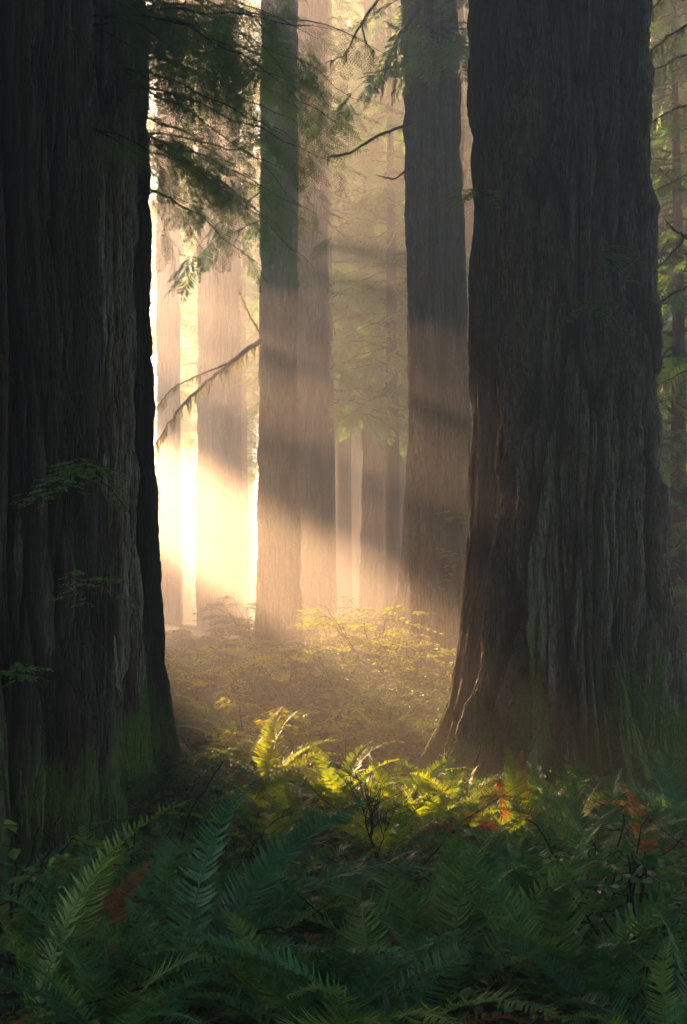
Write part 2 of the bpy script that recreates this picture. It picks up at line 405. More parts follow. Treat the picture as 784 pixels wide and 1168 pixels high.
# curtain of drooping boughs at upper left: from the grey left trunk toward the clearing
def rnd(n, px, py, Y, az, el, L, dr):
    return [tuple(rng.uniform(*q) for q in (px, py, Y, az, el, L, dr)) for _ in range(n)]
boughs_for(grey_left, rnd(12, (95, 150), (-130, 130), (14.0, 15.6), (-25, 35), (-14, 8), (1.5, 2.8), (.22, .42)), lod=0, dens=1.05, spray=.42, rad=.017, bare=.06, hang=.5)
boughs_for(grey_left, rnd(7, (70, 110), (-60, 190), (13.6, 14.1), (-20, 15), (-12, 5), (.7, 1.1), (.3, .5)), lod=0, dens=1.3, spray=.36, rad=.014, bare=.25, hang=.5)
boughs_for(dark_left, rnd(11, (145, 165), (-150, 110), (17.6, 18.8), (-15, 40), (-10, 6), (2.4, 3.9), (.20, .36)), lod=0, dens=1.05, spray=.46, rad=.021, bare=.06, hang=.5)
boughs_for(dark_left, rnd(9, (150, 170), (60, 240), (17.6, 18.6), (-10, 35), (-22, -4), (1.6, 2.8), (.18, .34)), lod=0, dens=1.1, spray=.44, rad=.019, bare=.08, hang=.55)
boughs_for(dark_left, rnd(9, (156, 168), (-60, 240), (17.5, 18.3), (-50, 60), (-18, 5), (.7, 1.5), (.2, .4)), lod=0, dens=1., spray=.42, rad=.014, bare=.05, hang=.5)
boughs_for(pair_a, [(322, 150, 36.0, 200, -10, 2.6, .35), (318, 210, 36.0, 170, -15, 2.6, .35), (330, 60, 36.1, -120, -8, 3.0, .4), (305, 250, 36.2, 190, -15, 2.4, .4), (310, 20, 36.2, 185, 0, 3.2, .35)], lod=1, dens=.9, spray=.95, rad=.03)
boughs_for(mid, rnd(18, (470, 520), (-110, 80), (28.9, 29.4), (165, 345), (-16, 6), (1.6, 3.2), (.25, .42)), lod=1, dens=1., spray=.75, rad=.03, bare=.08, hang=.5)
# mossy dead limb reaching out of the pair, lit from behind
def limb(pts, r0, r1, k=6):
    pts = np.asarray(pts, float); n = 24; t = np.linspace(0, len(pts)-1, n)
    c = np.stack([np.interp(t, range(len(pts)), pts[:, j]) for j in range(3)], 1)
    for _ in range(2): c[1:-1] = (c[:-2]+c[1:-1]*2+c[2:])/4
    c[1:-1] += rng.normal(0, .012*np.linalg.norm(pts[-1]-pts[0])/3, (n-2, 3))
    return c, tube(c, np.linspace(r0, r1, n), k)
def P3(px, py, Y): return (X_at(px, Y), Y, Z_at(py, Y))
def add_limbs(tree, limbs, wood, label=None, leaf=None):
    for pts, r0, r1, nm, l0, l1, w in limbs:
        W, Mo = Geo(), Geo(); c, tb = limb([P3(*p) for p in pts], r0, r1); W.add(*tb)
        if nm: drape(Mo, c, nm, l0, l1, w)
        add_branch(tree, W, None, wood, moss=Mo, name='dead_limb', label=label)
add_limbs(pair_a, [
    ([(302, 385, 36.4), (270, 408, 35.8), (240, 432, 35.4), (205, 465, 34.8), (178, 505, 34.2)], .075, .02, 150, .15, .75, .028),
    ([(262, 414, 35.7), (235, 425, 35.2), (200, 440, 34.8), (180, 462, 34.4)], .035, .012, 70, .1, .45, .025),
    ([(300, 385, 36.4), (285, 360, 36.0), (272, 330, 35.8)], .03, .008, 30, .1, .3, .025)], 'pale_twig', 'moss-draped dead limb glowing in the sunbeam')
add_limbs(fars[1], [([(228, 520, 60.4), (222, 560, 59), (205, 605, 58)], .05, .015, 0, 0, 0, 0), ([(230, 560, 60.4), (220, 585, 59), (208, 598, 58)], .05, .015, 0, 0, 0, 0)], 'pale_twig')
# hooked dead twigs on the rear pair trunk, contorted bare limbs high in the gap
add_limbs(pair_b, [([(358, 195, 43.8), (362, 225, 43.4), (375, 243, 43.2), (391, 249, 43.0)], .055, .025, 20, .1, .4, .03), ([(360, 200, 43.8), (366, 212, 43.5), (370, 232, 43.4)], .04, .02, 12, .1, .4, .03),
    ([(360, 130, 43.8), (352, 160, 43.4), (344, 185, 43.2)], .04, .02, 20, .1, .4, .03), ([(360, 100, 44.0), (372, 92, 43.6), (386, 70, 43.4)], .05, .02, 20, .1, .4, .03)], 'twig', 'hooked dead limb with a tuft of moss')
add_limbs(mid, [([(480, 10, 29.4), (455, 40, 28.8), (440, 75, 28.6), (436, 110, 28.6)], .04, .012, 50, .1, .5, .02), ([(480, -30, 29.4), (430, 0, 28.8), (410, 30, 28.5), (395, 62, 28.5), (372, 72, 28.4)], .04, .012, 50, .1, .5, .02),
    ([(412, 26, 28.5), (418, 50, 28.5), (428, 60, 28.4)], .025, .01, 20, .1, .4, .02), ([(440, 72, 28.6), (452, 90, 28.6), (447, 110, 28.6)], .025, .01, 20, .1, .4, .02), ([(470, 140, 29.4), (430, 155, 29), (400, 175, 28.6), (374, 180, 28.4)], .035, .03, 40, .05, .3, .02),
    ([(470, 190, 29.5), (450, 205, 29.2), (430, 200, 29)], .03, .01, 0, 0, 0, 0)], 'twig', 'contorted bare limb with hanging moss')
# spray of huckleberry leaves growing on the left giant's bark: handled with the shrubs below

# ------------------------------------------------------------------ young conifers that fill the gaps with green
def conifer_geo(h, rad, nb, lod, spray, seed, zlow=.08, dens=.6, droop=.3):
    W, Fo = Geo(), Geo()
    for k in range(nb):
        t = zlow+(1-zlow)*(k+rng.uniform(0, 1))/nb
        L = rad*(1-t)**.7*rng.uniform(.7, 1.15)+.3
        w, f_, _ = bough((0, 0, h*t), rng.uniform(0, 2*pi), R(rng.uniform(-8, 18)), L, droop, lod=lod, dens=dens, spray=spray, rad=.012+.012*L, side=.42)
        W.add(*w.arrays()); Fo.add(*f_.arrays())
    return W, Fo
def young_conifer(label, px, Y, h, rad, nb, lod=1, spray=.7, dens=.6, group=None, proto=None, scale=1., rz=0., mat='needle_far', zlow=.08):
    x = X_at(px, Y); loc = (x, Y, float(gz(x, Y))-.05)
    if proto is not None:
        o = copy_tree(proto); o.location = loc; o.rotation_euler = (0, 0, rz); o.scale = (scale,)*3
        tag(o, label, 'tree', group); return o
    t = thing('young_conifer', label, 'tree', loc, rz, group); t.scale = (scale,)*3
    s = np.linspace(0, 1, 16); pts = np.stack([.12*np.sin(s*5)*s, .1*np.cos(s*4)*s, s*h], 1)
    link('trunk', make_mesh('trunk', *tube(pts, (.012*h+.03)*(1-.9*s), 8), M['twig'], True, None), t)
    W, Fo = conifer_geo(h, rad, nb, lod, spray, 0, dens=dens, zlow=zlow)
    link('branch', make_mesh('branch', *W.arrays(), M['twig'], True), t)
    link('crown', make_mesh('crown', *Fo.arrays(), M[mat]), t)
    return t
cA = young_conifer('tall feathery young conifer filling the green gap beside the redwood pair', 392, 64, 34, 4.6, 130, spray=1.15, dens=.7, zlow=.30)
cB = young_conifer('young conifer with drooping boughs left of the tall lone redwood', 452, 60, 30, 4.0, 120, spray=1.1, dens=.7, zlow=.30)
cC = young_conifer('dark young conifer beside the massive redwood at the right edge', 772, 30, 18, 3.2, 150, spray=.75, dens=.8, mat='needle')
gname = 'hazy young conifers behind the clearing'
for i, (px, Y, pr, sc, lb) in enumerate([
    (372, 70, cA, 1.15, 'hazy young conifer farther back between the redwood pair and the gap'), (425, 82, cA, 1.35, 'palest young conifer at the far end of the green gap'),
    (458, 58, cB, 1.25, 'young conifer crowding the free-standing hazy redwood'), (478, 75, cA, 1.3, 'tall faded conifer behind the tall lone redwood'), (535, 50, cB, 1.1, 'young conifer showing in the slit left of the massive redwood'),
    (200, 72, cB, 1.2, 'faded conifer against the white glow near the left trunks'), (278, 66, cB, .8, 'low faded conifer just left of the redwood pair'), (240, 88, cA, 1.35, 'tall faded conifer high above the brightest glow'),
    (310, 80, cA, 1.4, 'faded conifer rising behind the redwood pair'), (752, 46, cB, 1.2, 'mid-green conifer in the gap right of the massive redwood'), (800, 38, cC, 1.25, 'shadowed conifer cut by the right edge'),
    (740, 64, cA, 1.2, 'pale conifer farthest back in the gap right of the massive redwood'), (560, 60, cA, 1.2, 'conifer hidden mostly behind the fused twin redwoods'), (374, 50, cA, .85, 'green conifer with its crown high in the gap right beside the pair'), (447, 49, cA, .8, 'conifer whose high crown hangs next to the tall lone redwood'), (340, 98, cA, 1.5, 'dim conifer at the far forest edge behind the pair')]):
    young_conifer(lb, px, Y, 0, 0, 0, group=gname, proto=pr, scale=sc, rz=i*1.7)
# far wood closing the view
G = Geo(); n = 5200
yy = rng.uniform(100, 128, n); xx = rng.uniform(-.30, .30, n)*yy; zz = gz(xx, yy)+rng.uniform(0, 1, n)**1.5*np.where(noise(xx*.12, yy*.1, 2.)>-.05, 34, 12)
put_sprays(G, np.stack([xx, yy, zz], 1), rng.normal(size=(n, 3))*[1, 1, .5], np.stack([rng.normal(0, .5, n), rng.normal(0, .5, n), np.ones(n)], 1), rng.uniform(1.6, 3.0, n), 1)
tag(link('distant_wood', make_mesh('distant_wood', *G.arrays(), M['needle_far'])), 'far-off misty wood closing the view behind all trunks', 'wood', kind='stuff')

# right-edge mossy boughs, on the grey redwood at the right edge
for (px, py, Y, az, el, L, dr) in [(800, 20, 20, 200, -20, 1.2, .3), (800, 120, 22, 190, -8, 1.2, .35), (800, -30, 20, 185, -25, 1.3, .3), (805, 200, 24, 185, -10, 1.3, .3), (800, 60, 23, 195, -12, 1.2, .3), (805, 420, 25, 185, -6, 1.1, .3)]:
    W, Fo, mn = bough((X_at(px, Y), Y, Z_at(py, Y)), R(az), R(el), L, dr, lod=0, dens=.9, spray=.36, rad=.028)
    Mo = Geo(); drape(Mo, mn, 60, .08, .4, .014); add_branch(fars[7], W, Fo, 'twig', moss=Mo)
add_limbs(fars[7], [([(800, 318, 22), (760, 340, 21), (730, 362, 20.5), (705, 385, 20.2)], .03, .006, 14, .04, .2, .012), ([(800, 250, 24), (765, 290, 23.5), (738, 320, 23)], .03, .006, 14, .04, .2, .012),
    ([(790, 470, 26), (765, 455, 26), (742, 462, 26)], .03, .006, 14, .04, .2, .012), ([(790, 275, 23), (768, 262, 23), (757, 248, 23)], .03, .006, 10, .04, .2, .012)], 'twig')

# ------------------------------------------------------------------ ferns
def frond_mesh(name, seed, mat, npair=34, width=.10, arch=1.0, up=1.1, curl=.0, teeth=1.):
    """one sword-fern frond, 1 long; grows along +x, base at origin"""
    r = np.random.default_rng(seed); G = Geo()
    n = 40; s = np.linspace(0, 1, n)
    ang = up - (up+.35*arch)*s**1.25*arch - curl*np.clip(s-.75, 0, 1)*10
    ds = 1/(n-1); x = np.concatenate([[0], np.cumsum(np.cos(ang[:-1])*ds)]); z = np.concatenate([[0], np.cumsum(np.sin(ang[:-1])*ds)])
    sway = .05*r.normal()*s**2+.012*np.sin(s*7+r.uniform(0, 6))
    c = np.stack([x, sway, z], 1)
    G.add(*tube(c, .0058*(1-.8*s), 4))
    t = norm(np.gradient(c, axis=0)); b = np.array([0, 1., 0]); nn = norm(np.cross(t, b[None]))*-1
    nn = np.where(nn[:, 2:3] < -.99, -nn, nn)
    for i in range(npair):
        u = .10+.895*(i/(npair-1))**.95
        if r.random() < .03: continue
        f = u*(n-1); k = min(int(f), n-2); w = f-k
        p = c[k]*(1-w)+c[k+1]*w; tt = t[k]; nv = nn[k]
        prof = min(1, .55+(u-.10)*3.)*(1-max(0, u-.32)/.70)**.72
        for sd in (-1, 1):
            l = width*prof*r.uniform(.9, 1.08)+.004
            fw = .22+.35*u+r.normal(0, .06)
            d = norm(b*sd+tt*fw+nv*r.normal(.06, .10))
            dn = -nv*.30*l*r.uniform(.4, 1.5)
            wd = .0125*(.55+.45*prof)*r.uniform(.9, 1.1)*teeth
            side = norm(tt - d*np.dot(tt, d))
            q0 = p; q1 = p+d*l*.3+dn*.1; q2 = p+d*l*.68+dn*.5+tt*l*.04; q3 = p+d*l+dn+tt*l*.10
            lift = nv*wd*.25
            V = [q0-side*wd*.5, q0+side*wd*.75, q1+side*wd*.62+lift, q1-side*wd*.5, q2+side*wd*.45, q2-side*wd*.38, q3+side*wd*.06, q3-side*wd*.06]
            G.add(V, [[0, 1, 2, 3], [3, 2, 4, 5], [5, 4, 6, 7]])
    return make_mesh(name, *G.arrays(), M[mat])
FR = {}
def frond(mat, v):
    k = (mat, v)
    if k not in FR:
        r = np.random.default_rng(100+v)
        FR[k] = frond_mesh('frond', 200+v, mat, npair=int(r.integers(44, 58)), width=r.uniform(.10, .14), arch=r.uniform(.75, 1.15), up=r.uniform(.85, 1.3), curl=.35 if mat == 'fern_dead' and v % 2 else 0.)
    return FR[k]
def fern(label, x, y, L, n, mat='fern', group=None, az=None, spread=2*pi, dead=0, z=None, mats=None, tilt=(-.15, .25)):
    t = thing('sword_fern', label, 'fern', (x, y, float(gz(x, y))-.02 if z is None else z), 0, group)
    for k in range(n):
        a = rng.uniform(0, 2*pi) if az is None else az+spread*((k+.5)/n-.5)+rng.normal(0, .12)
        if az is None: a = 2*pi*k/n+rng.normal(0, .25)
        m = 'fern_dead' if k < dead else (mats[k % len(mats)] if mats else mat)
        o = link('frond', frond(m, int(rng.integers(0, 8))), t, (rng.normal(0, .02), rng.normal(0, .02), 0), (rng.normal(0, .22), rng.uniform(*tilt)+(.45 if k < dead else 0), a), L*rng.uniform(.78, 1.12))
        if m == 'fern_dead' and mat != 'fern_dead': o['label'] = 'withered rust-brown frond'
    return t

def one_frond(t, az, L, v, mat, tilt=0., roll=0.):
    return link('frond', frond(mat, v), t, (0, 0, 0), (roll, tilt, az), L)

def hero(label, px, py, Y, fronds, mat, dead=()):
    x = X_at(px, Y); t = thing('sword_fern', label, 'fern', (x, Y, float(gz(x, Y))-.02), 0)
    for i, (az, L, v, tilt) in enumerate(fronds):
        L *= 1.45 if Y < 8 else 1.3
        m = 'fern_dead' if i in dead else mat
        o = one_frond(t, R(az), L, v, m, R(tilt*.8+rng.normal(0, 4)), rng.normal(0, .22))
        if m != mat: o['label'] = 'withered rust-brown frond'
    return t
# (azimuth: 0 = right, 90 = away, -90 = toward the camera; tilt > 0 lowers the frond)
hero('large teal fern with long fronds arching right at the bottom, left of centre', 205, 1165, 5.7,
     [(35, 1.0, 0, -18), (12, 1.05, 1, -8), (-8, .95, 2, 8), (60, .9, 3, -22), (110, .6, 4, -15), (-40, .8, 5, 10), (160, .6, 6, 0), (-20, .75, 7, 22)], 'fern_teal')
hero('single upright teal fern between brown dead fronds and the mossy left giant', 190, 1085, 6.6, [(100, .62, 4, -30), (150, .55, 3, -20), (60, .5, 1, -10)], 'fern_teal')
hero('broad upright green fern at the bottom centre', 515, 1180, 6.0,
     [(85, .78, 0, -30), (60, .8, 3, -18), (120, .8, 2, -14), (150, .9, 1, -6), (25, .85, 6, -10), (-30, .7, 5, 10), (-140, .8, 7, 8), (175, .8, 4, 0), (45, .85, 7, -22)], 'fern')
hero('low teal fern spreading left beneath the bare dark shrub', 425, 1105, 6.9, [(150, .75, 1, 0), (175, .7, 2, 5), (120, .7, 0, -10), (60, .7, 4, -5), (20, .7, 5, 5), (-60, .6, 3, 12)], 'fern_teal')
hero('dark green fern leaning over the bottom right', 640, 1200, 5.7, [(30, 1.0, 2, -10), (55, .95, 0, -20), (8, 1.0, 1, 5), (110, .7, 3, -18), (150, .7, 5, 0), (-15, .8, 6, 10)], 'fern')
hero('fern with long level fronds reaching over the left edge roots', -15, 1030, 7.8, [(20, .75, 2, -5), (5, .6, 1, 8), (40, .7, 0, -15), (-30, .6, 4, 10)], 'fern_teal')
hero('dark fern filling the bottom left corner', 40, 1185, 5.4, [(60, .8, 2, -22), (20, .8, 1, -5), (100, .75, 0, -18), (150, .6, 5, -5), (-15, .6, 6, 8), (35, .9, 3, -15)], 'fern')
hero('green and rust fern in front of the left giant', 105, 1110, 6.3, [(70, .6, 0, -25), (110, .6, 3, -18), (30, .65, 1, 0), (150, .6, 5, 8), (-60, .5, 6, 15), (10, .6, 7, -5)], 'fern', dead=(0, 1, 3))
hero('curled dead rust fern at the bottom between the teal and green ferns', 435, 1150, 5.9, [(80, .5, 1, -5), (140, .5, 3, 10), (30, .45, 5, 15), (-100, .4, 7, 20), (-40, .45, 1, 18)], 'fern_dead')
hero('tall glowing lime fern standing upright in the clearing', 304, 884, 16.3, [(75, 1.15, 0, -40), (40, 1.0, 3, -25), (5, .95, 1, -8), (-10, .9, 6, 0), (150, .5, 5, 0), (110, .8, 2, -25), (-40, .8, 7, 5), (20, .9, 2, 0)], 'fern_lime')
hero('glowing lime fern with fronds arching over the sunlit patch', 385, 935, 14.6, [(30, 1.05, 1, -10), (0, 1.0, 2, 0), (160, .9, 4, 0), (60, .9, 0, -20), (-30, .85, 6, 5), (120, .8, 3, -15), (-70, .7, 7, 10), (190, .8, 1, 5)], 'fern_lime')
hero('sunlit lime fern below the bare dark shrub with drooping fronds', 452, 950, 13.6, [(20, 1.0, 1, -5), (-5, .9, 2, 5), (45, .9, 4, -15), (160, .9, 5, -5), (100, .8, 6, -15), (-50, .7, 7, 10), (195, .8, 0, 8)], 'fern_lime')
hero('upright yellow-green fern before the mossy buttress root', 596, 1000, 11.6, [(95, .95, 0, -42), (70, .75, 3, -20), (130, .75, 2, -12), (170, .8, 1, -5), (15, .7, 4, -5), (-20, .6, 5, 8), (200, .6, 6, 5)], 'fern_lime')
hero('fern fringe with long fronds arching left from the mossy buttress', 690, 1010, 10.6, [(170, 1.05, 1, -10), (150, .95, 2, -15), (110, .9, 4, -18), (60, .9, 5, -15), (20, .9, 0, -5), (-30, .8, 6, 5), (195, .9, 3, 5), (-80, .7, 7, 10)], 'fern')
hero('rust-orange dead fern glowing in sun at centre right', 586, 1000, 11.9, [(80, .9, 0, -30), (150, .65, 2, -10), (30, .6, 4, -15), (190, .55, 1, 0), (-30, .55, 6, 5), (110, .7, 5, -25)], 'fern_dead')
hero('small dead rust fern under the lime fern fronds', 520, 1005, 11.8, [(80, .5, 0, -10), (160, .5, 2, 5), (20, .5, 4, 0), (-30, .45, 6, 10)], 'fern_dead')
hero('tall fern at the right edge below the massive trunk', 778, 985, 12.5, [(120, 1.0, 0, -30), (160, 1.0, 2, -10), (90, .9, 3, -25), (190, .9, 1, 0), (-120, .8, 5, 5), (20, .8, 6, 0)], 'fern_teal')
hero('rusty fern between the fern fringe and the right edge', 735, 1010, 10.6, [(100, .8, 0, -22), (60, .6, 3, -10), (140, .6, 1, -5), (-60, .5, 4, 10), (20, .6, 6, 0)], 'fern', dead=(0, 1))

def blocked(x, y, m=.35):
    return any((x-a)**2+(y-b)**2 < (r*1.35+m)**2 for a, b, r in TRUNKS)
zones = [
    ((-30, 810), (4.6, 5.6), 9, (.6, .9), 'dim sword fern along the very bottom of the scene', ['fern', 'fern_teal', 'fern']),  # px range, Y range, count, frond length, label, group, mats, dead
    ((-20, 230), (5.6, 8.5), 7, (.6, .9), 'dim sword fern in the dark bottom left growth', ['fern', 'fern_teal']),
    ((200, 560), (5.8, 10), 11, (.6, .9), 'dim sword fern among leaves below the sunlit patch', ['fern', 'fern_teal']),
    ((560, 800), (5.7, 9.4), 12, (.6, .95), 'shaded sword fern in the bottom right thicket', ['fern', 'fern_teal']),
    ((110, 300), (9, 17), 14, (.5, .8), 'shaded sword fern between the left trunks and the sunlit patch', ['fern', 'fern_teal']),
    ((520, 790), (10, 14.8), 13, (.6, .95), 'sword fern at the foot of the massive redwood', ['fern', 'fern']),
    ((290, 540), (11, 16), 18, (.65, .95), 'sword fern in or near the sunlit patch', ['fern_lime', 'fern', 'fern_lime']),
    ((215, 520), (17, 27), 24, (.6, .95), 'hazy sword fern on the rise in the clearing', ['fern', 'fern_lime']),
    ((200, 480), (28, 40), 14, (.8, 1.1), 'faint sword fern near the feet of the redwood pair', ['fern', 'fern_lime']),
    ((740, 800), (20, 34), 6, (.8, 1.1), 'sword fern in the green gap right of the massive redwood', ['fern', 'fern'])]
for (pa, pb), (ya, yb), cnt, (la, lb_), lab, mats in zones:
    k = 0; tries = 0
    while k < cnt and tries < 500:
        tries += 1
        Y = rng.uniform(ya, yb); x = X_at(rng.uniform(pa, pb), Y)
        if blocked(x, Y): continue
        fern(lab, x, Y, rng.uniform(la, lb_)*1.15, int(rng.integers(8, 13)), mats=mats, mat=mats[0], group=lab.replace('sword fern', 'sword ferns'), dead=int(rng.integers(0, 4)))
        k += 1

# ------------------------------------------------------------------ shrubs and leafy plants
def shrub_geo(h, w, stems, leaf, per, seed, lance=False, wood=.008, tiers=1.):
    W, Lf = Geo(), Geo(); P, D, U, S = [], [], [], []
    for k in range(stems):
        a = 2*pi*k/stems+rng.normal(0, .4); sp = w*rng.uniform(.35, 1.)
        n = 10; s = np.linspace(0, 1, n)
        pts = np.stack([np.cos(a)*sp*s**1.3, np.sin(a)*sp*s**1.3, h*rng.uniform(.65, 1.1)*(s-.22*s**3)], 1)
        pts[1:] += np.cumsum(rng.normal(0, .02*h, (n-1, 3)), 0)
        W.add(*tube(pts, wood*(1-.75*s)*1.5, 4))
        for j in range(int(7*tiers)):
            t = rng.uniform(.3, 1); f = t*(n-1); i = min(int(f), n-2); b = pts[i]+(pts[i+1]-pts[i])*(f-i)
            a2 = a+rng.normal(0, 1.2); l = w*rng.uniform(.25, .6)
            m = 6; ss = np.linspace(0, 1, m); tw = b+np.stack([np.cos(a2)*l*ss, np.sin(a2)*l*ss, .18*l*ss-.3*l*ss**2], 1)
            tw[1:] += np.cumsum(rng.normal(0, .015*h, (m-1, 3)), 0)
            W.add(*tube(tw, wood*.5*(1-.7*ss), 3))
            for q in range(per):
                u = rng.uniform(.1, 1); ff = u*(m-1); ii = min(int(ff), m-2); p = tw[ii]+(tw[ii+1]-tw[ii])*(ff-ii)
                aa = a2+rng.choice([-1, 1])*rng.uniform(.4, 1.3)
                # short side twiglet then the leaf
                p = p+np.array([math.cos(aa), math.sin(aa), rng.uniform(-.2, .2)])*rng.uniform(0, .10*w)
                P.append(p); D.append([math.cos(aa), math.sin(aa), rng.normal(-.15, .25)]); U.append([rng.normal(0, .35), rng.normal(0, .35), 1]); S.append(leaf*rng.uniform(.6, 1.25))
    P, D, U, S = map(np.asarray, (P, D, U, S))
    Lf.add(*inst(LANCE_V if lance else LEAF_V, LEAF_F, frames(D, U), P, S))
    return W, Lf
def shrub(name, label, cat, x, y, geo, mat, z=None, group=None, wood='twig', rz=0., sc=1.):
    t = thing(name, label, cat, (x, y, float(gz(x, y))-.03 if z is None else z), rz, group); t.scale = (sc,)*3
    W, Lf = geo
    link('stem', make_mesh('stem', *W.arrays(), M[wood], True), t)
    link('leaves', make_mesh('leaves', *Lf.arrays(), M[mat]), t)
    return t
sp1 = shrub('huckleberry_shrub', 'broad misty huckleberry shrub at the centre of the rise', 'shrub', X_at(330, 24), 24, shrub_geo(1.5, 1.1, 12, .07, 44, 1), 'leaf')
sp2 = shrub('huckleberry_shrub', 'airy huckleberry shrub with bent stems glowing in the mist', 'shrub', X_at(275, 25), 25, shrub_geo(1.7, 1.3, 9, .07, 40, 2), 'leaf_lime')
sp3 = shrub('huckleberry_shrub', 'low huckleberry mound left of the tall lone redwood', 'shrub', X_at(450, 23), 23, shrub_geo(1.05, 1.0, 13, .065, 46, 3), 'leaf')
for px, Y, pr, sc, lb, gr in (
    [(px, Y, (sp1, sp3, sp2)[i % 3], sc*(.82+.5*(i % 4 == 0)), 'misty huckleberry shrub on the rise before the redwood pair', 'misty shrubs on the rise') for i, (px, Y, sc) in enumerate(
        [(220, 27, .9), (240, 31, 1.1), (300, 30, 1.1), (345, 33, 1.2), (385, 28, 1.1), (410, 33, 1.3), (360, 21, .75), (400, 20, .8), (430, 28, 1.1), (250, 22, .7), (330, 37, 1.3), (380, 38, 1.4), (290, 38, 1.2), (230, 38, 1.2), (300, 21, .6)])] +
    [(px, Y, (sp1, sp3)[i % 2], sc, 'hazy shrub beside the foot of the tall lone redwood', 'shrubs round the lone redwood') for i, (px, Y, sc) in enumerate(
        [(462, 26, .8), (452, 33, 1.0), (525, 23, .7), (485, 21, .7), (430, 40, 1.4), (458, 44, 1.5), (505, 20, .6)])] +
    [(px, Y, (sp3, sp1)[i % 2], sc, 'green shrub in the gap right of the massive redwood', 'shrubs in the right gap') for i, (px, Y, sc) in enumerate([(770, 27, 1.2), (790, 22, 1.), (760, 36, 1.6), (785, 45, 1.8)])] +
    [(px, Y, (sp3, sp1)[i % 2], sc, 'low dark huckleberry between the left trunks and the sunlit ferns', 'dark shrubs before the clearing') for i, (px, Y, sc) in enumerate(
        [(215, 17, .5), (250, 15, .5), (290, 13, .5), (200, 13.5, .5), (345, 12.5, .45), (240, 11, .42), (330, 15.5, .45), (160, 12, .4), (180, 15.5, .5)])]):
    c = copy_tree(pr); x = X_at(px, Y); c.location = (x, Y, float(gz(x, Y))-.03); c.rotation_euler = (0, 0, rng.uniform(0, 6)); c.scale = (sc,)*3
    tag(c, lb, 'shrub', gr)
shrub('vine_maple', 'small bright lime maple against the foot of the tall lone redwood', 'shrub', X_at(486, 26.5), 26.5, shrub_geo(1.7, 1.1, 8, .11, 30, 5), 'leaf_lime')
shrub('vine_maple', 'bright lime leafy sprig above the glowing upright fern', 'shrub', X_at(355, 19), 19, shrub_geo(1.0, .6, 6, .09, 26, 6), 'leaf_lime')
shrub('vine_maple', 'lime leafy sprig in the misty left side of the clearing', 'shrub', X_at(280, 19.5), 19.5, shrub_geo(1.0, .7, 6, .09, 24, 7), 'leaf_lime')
shrub('leafy_plant', 'oval-leaved plant in the shaded bottom right corner', 'plant', X_at(725, 6.2), 6.2, shrub_geo(.95, .4, 8, .115, 6, 8, tiers=.7), 'leaf')
shrub('leafy_plant', 'oval-leaved plant at the left edge below the left giant', 'plant', X_at(18, 6.6), 6.6, shrub_geo(1.0, .3, 6, .115, 6, 9, tiers=.7), 'leaf')
shrub('leafy_plant', 'oval-leaved plant between the teal ferns at bottom centre', 'plant', X_at(330, 7.6), 7.6, shrub_geo(.42, .4, 6, .06, 6, 10), 'leaf')
shrub('leafy_plant', 'dark oval-leaved plant right of the mossy left giant', 'plant', X_at(250, 9), 9, shrub_geo(.55, .5, 7, .06, 8, 11), 'leaf')
shrub('leafy_plant', 'taller broad-leaved plant among ferns below the massive redwood', 'plant', X_at(690, 7.6), 7.6, shrub_geo(.9, .45, 7, .10, 6, 21, tiers=.7), 'leaf')
shrub('leafy_plant', 'broad-leaved plant behind the single upright teal fern', 'plant', X_at(150, 8.2), 8.2, shrub_geo(.8, .45, 7, .09, 6, 22, tiers=.7), 'leaf')
# huckleberry sprays rooted in the bark of the left giant
def bark_shrub(label, px, py, Y, w, n, leaf):
    W, Lf = Geo(), Geo(); P, D, U, S = [], [], [], []
    o = np.array(P3(px, py, Y))
    for k in range(n):
        a = R(rng.uniform(-175, -5)); l = w*rng.uniform(.5, 1.); m = 9; ss = np.linspace(0, 1, m)
        e = np.array([math.cos(a), math.sin(a)*.45])
        tw = np.stack([e[0]*l*ss, e[1]*l*ss, rng.uniform(-.5, .55)*l*ss-.45*l*ss**2], 1)+np.cumsum(rng.normal(0, .012, (m, 3)), 0)
        W.add(*tube(tw, .006*(1-.7*ss), 4))
        for q in range(10):
            u = rng.uniform(.2, 1); f = u*(m-1); i = min(int(f), m-2); b = tw[i]+(tw[i+1]-tw[i])*(f-i); aa = a+rng.choice([-1, 1])*rng.uniform(.5, 1.2); lt = rng.uniform(.05, .16)
            d = np.array([math.cos(aa), math.sin(aa), -.25])
            for j in range(7):
                t = (j+1)/7; a3 = aa+(1 if j % 2 else -1)*.8
                P.append(b+d*lt*t); D.append([math.cos(a3), math.sin(a3), -.2+rng.normal(0, .15)]); U.append([rng.normal(0, .3), rng.normal(-.3, .3), 1]); S.append(leaf*rng.uniform(.7, 1.2))
    P, D, U, S = map(np.asarray, (P, D, U, S)); Lf.add(*inst(LEAF_V, LEAF_F, frames(D, U), P, S))
    t = thing('huckleberry_sprig', label, 'shrub', tuple(o))
    link('stem', make_mesh('stem', *W.arrays(), M['twig'], True), t); link('leaves', make_mesh('leaves', *Lf.arrays(), M['leaf_sprig']), t)
bark_shrub('leafy huckleberry sprig sprouting from the bark of the left giant at mid height', 92, 535, 9.9, .5, 18, .04)
bark_shrub('thin leafy sprig trailing low over the right side of the left giant', 100, 660, 9.95, .32, 7, .03)
bark_shrub('small leafy sprig on the left giant near the left edge', 18, 760, 9.9, .26, 6, .032)

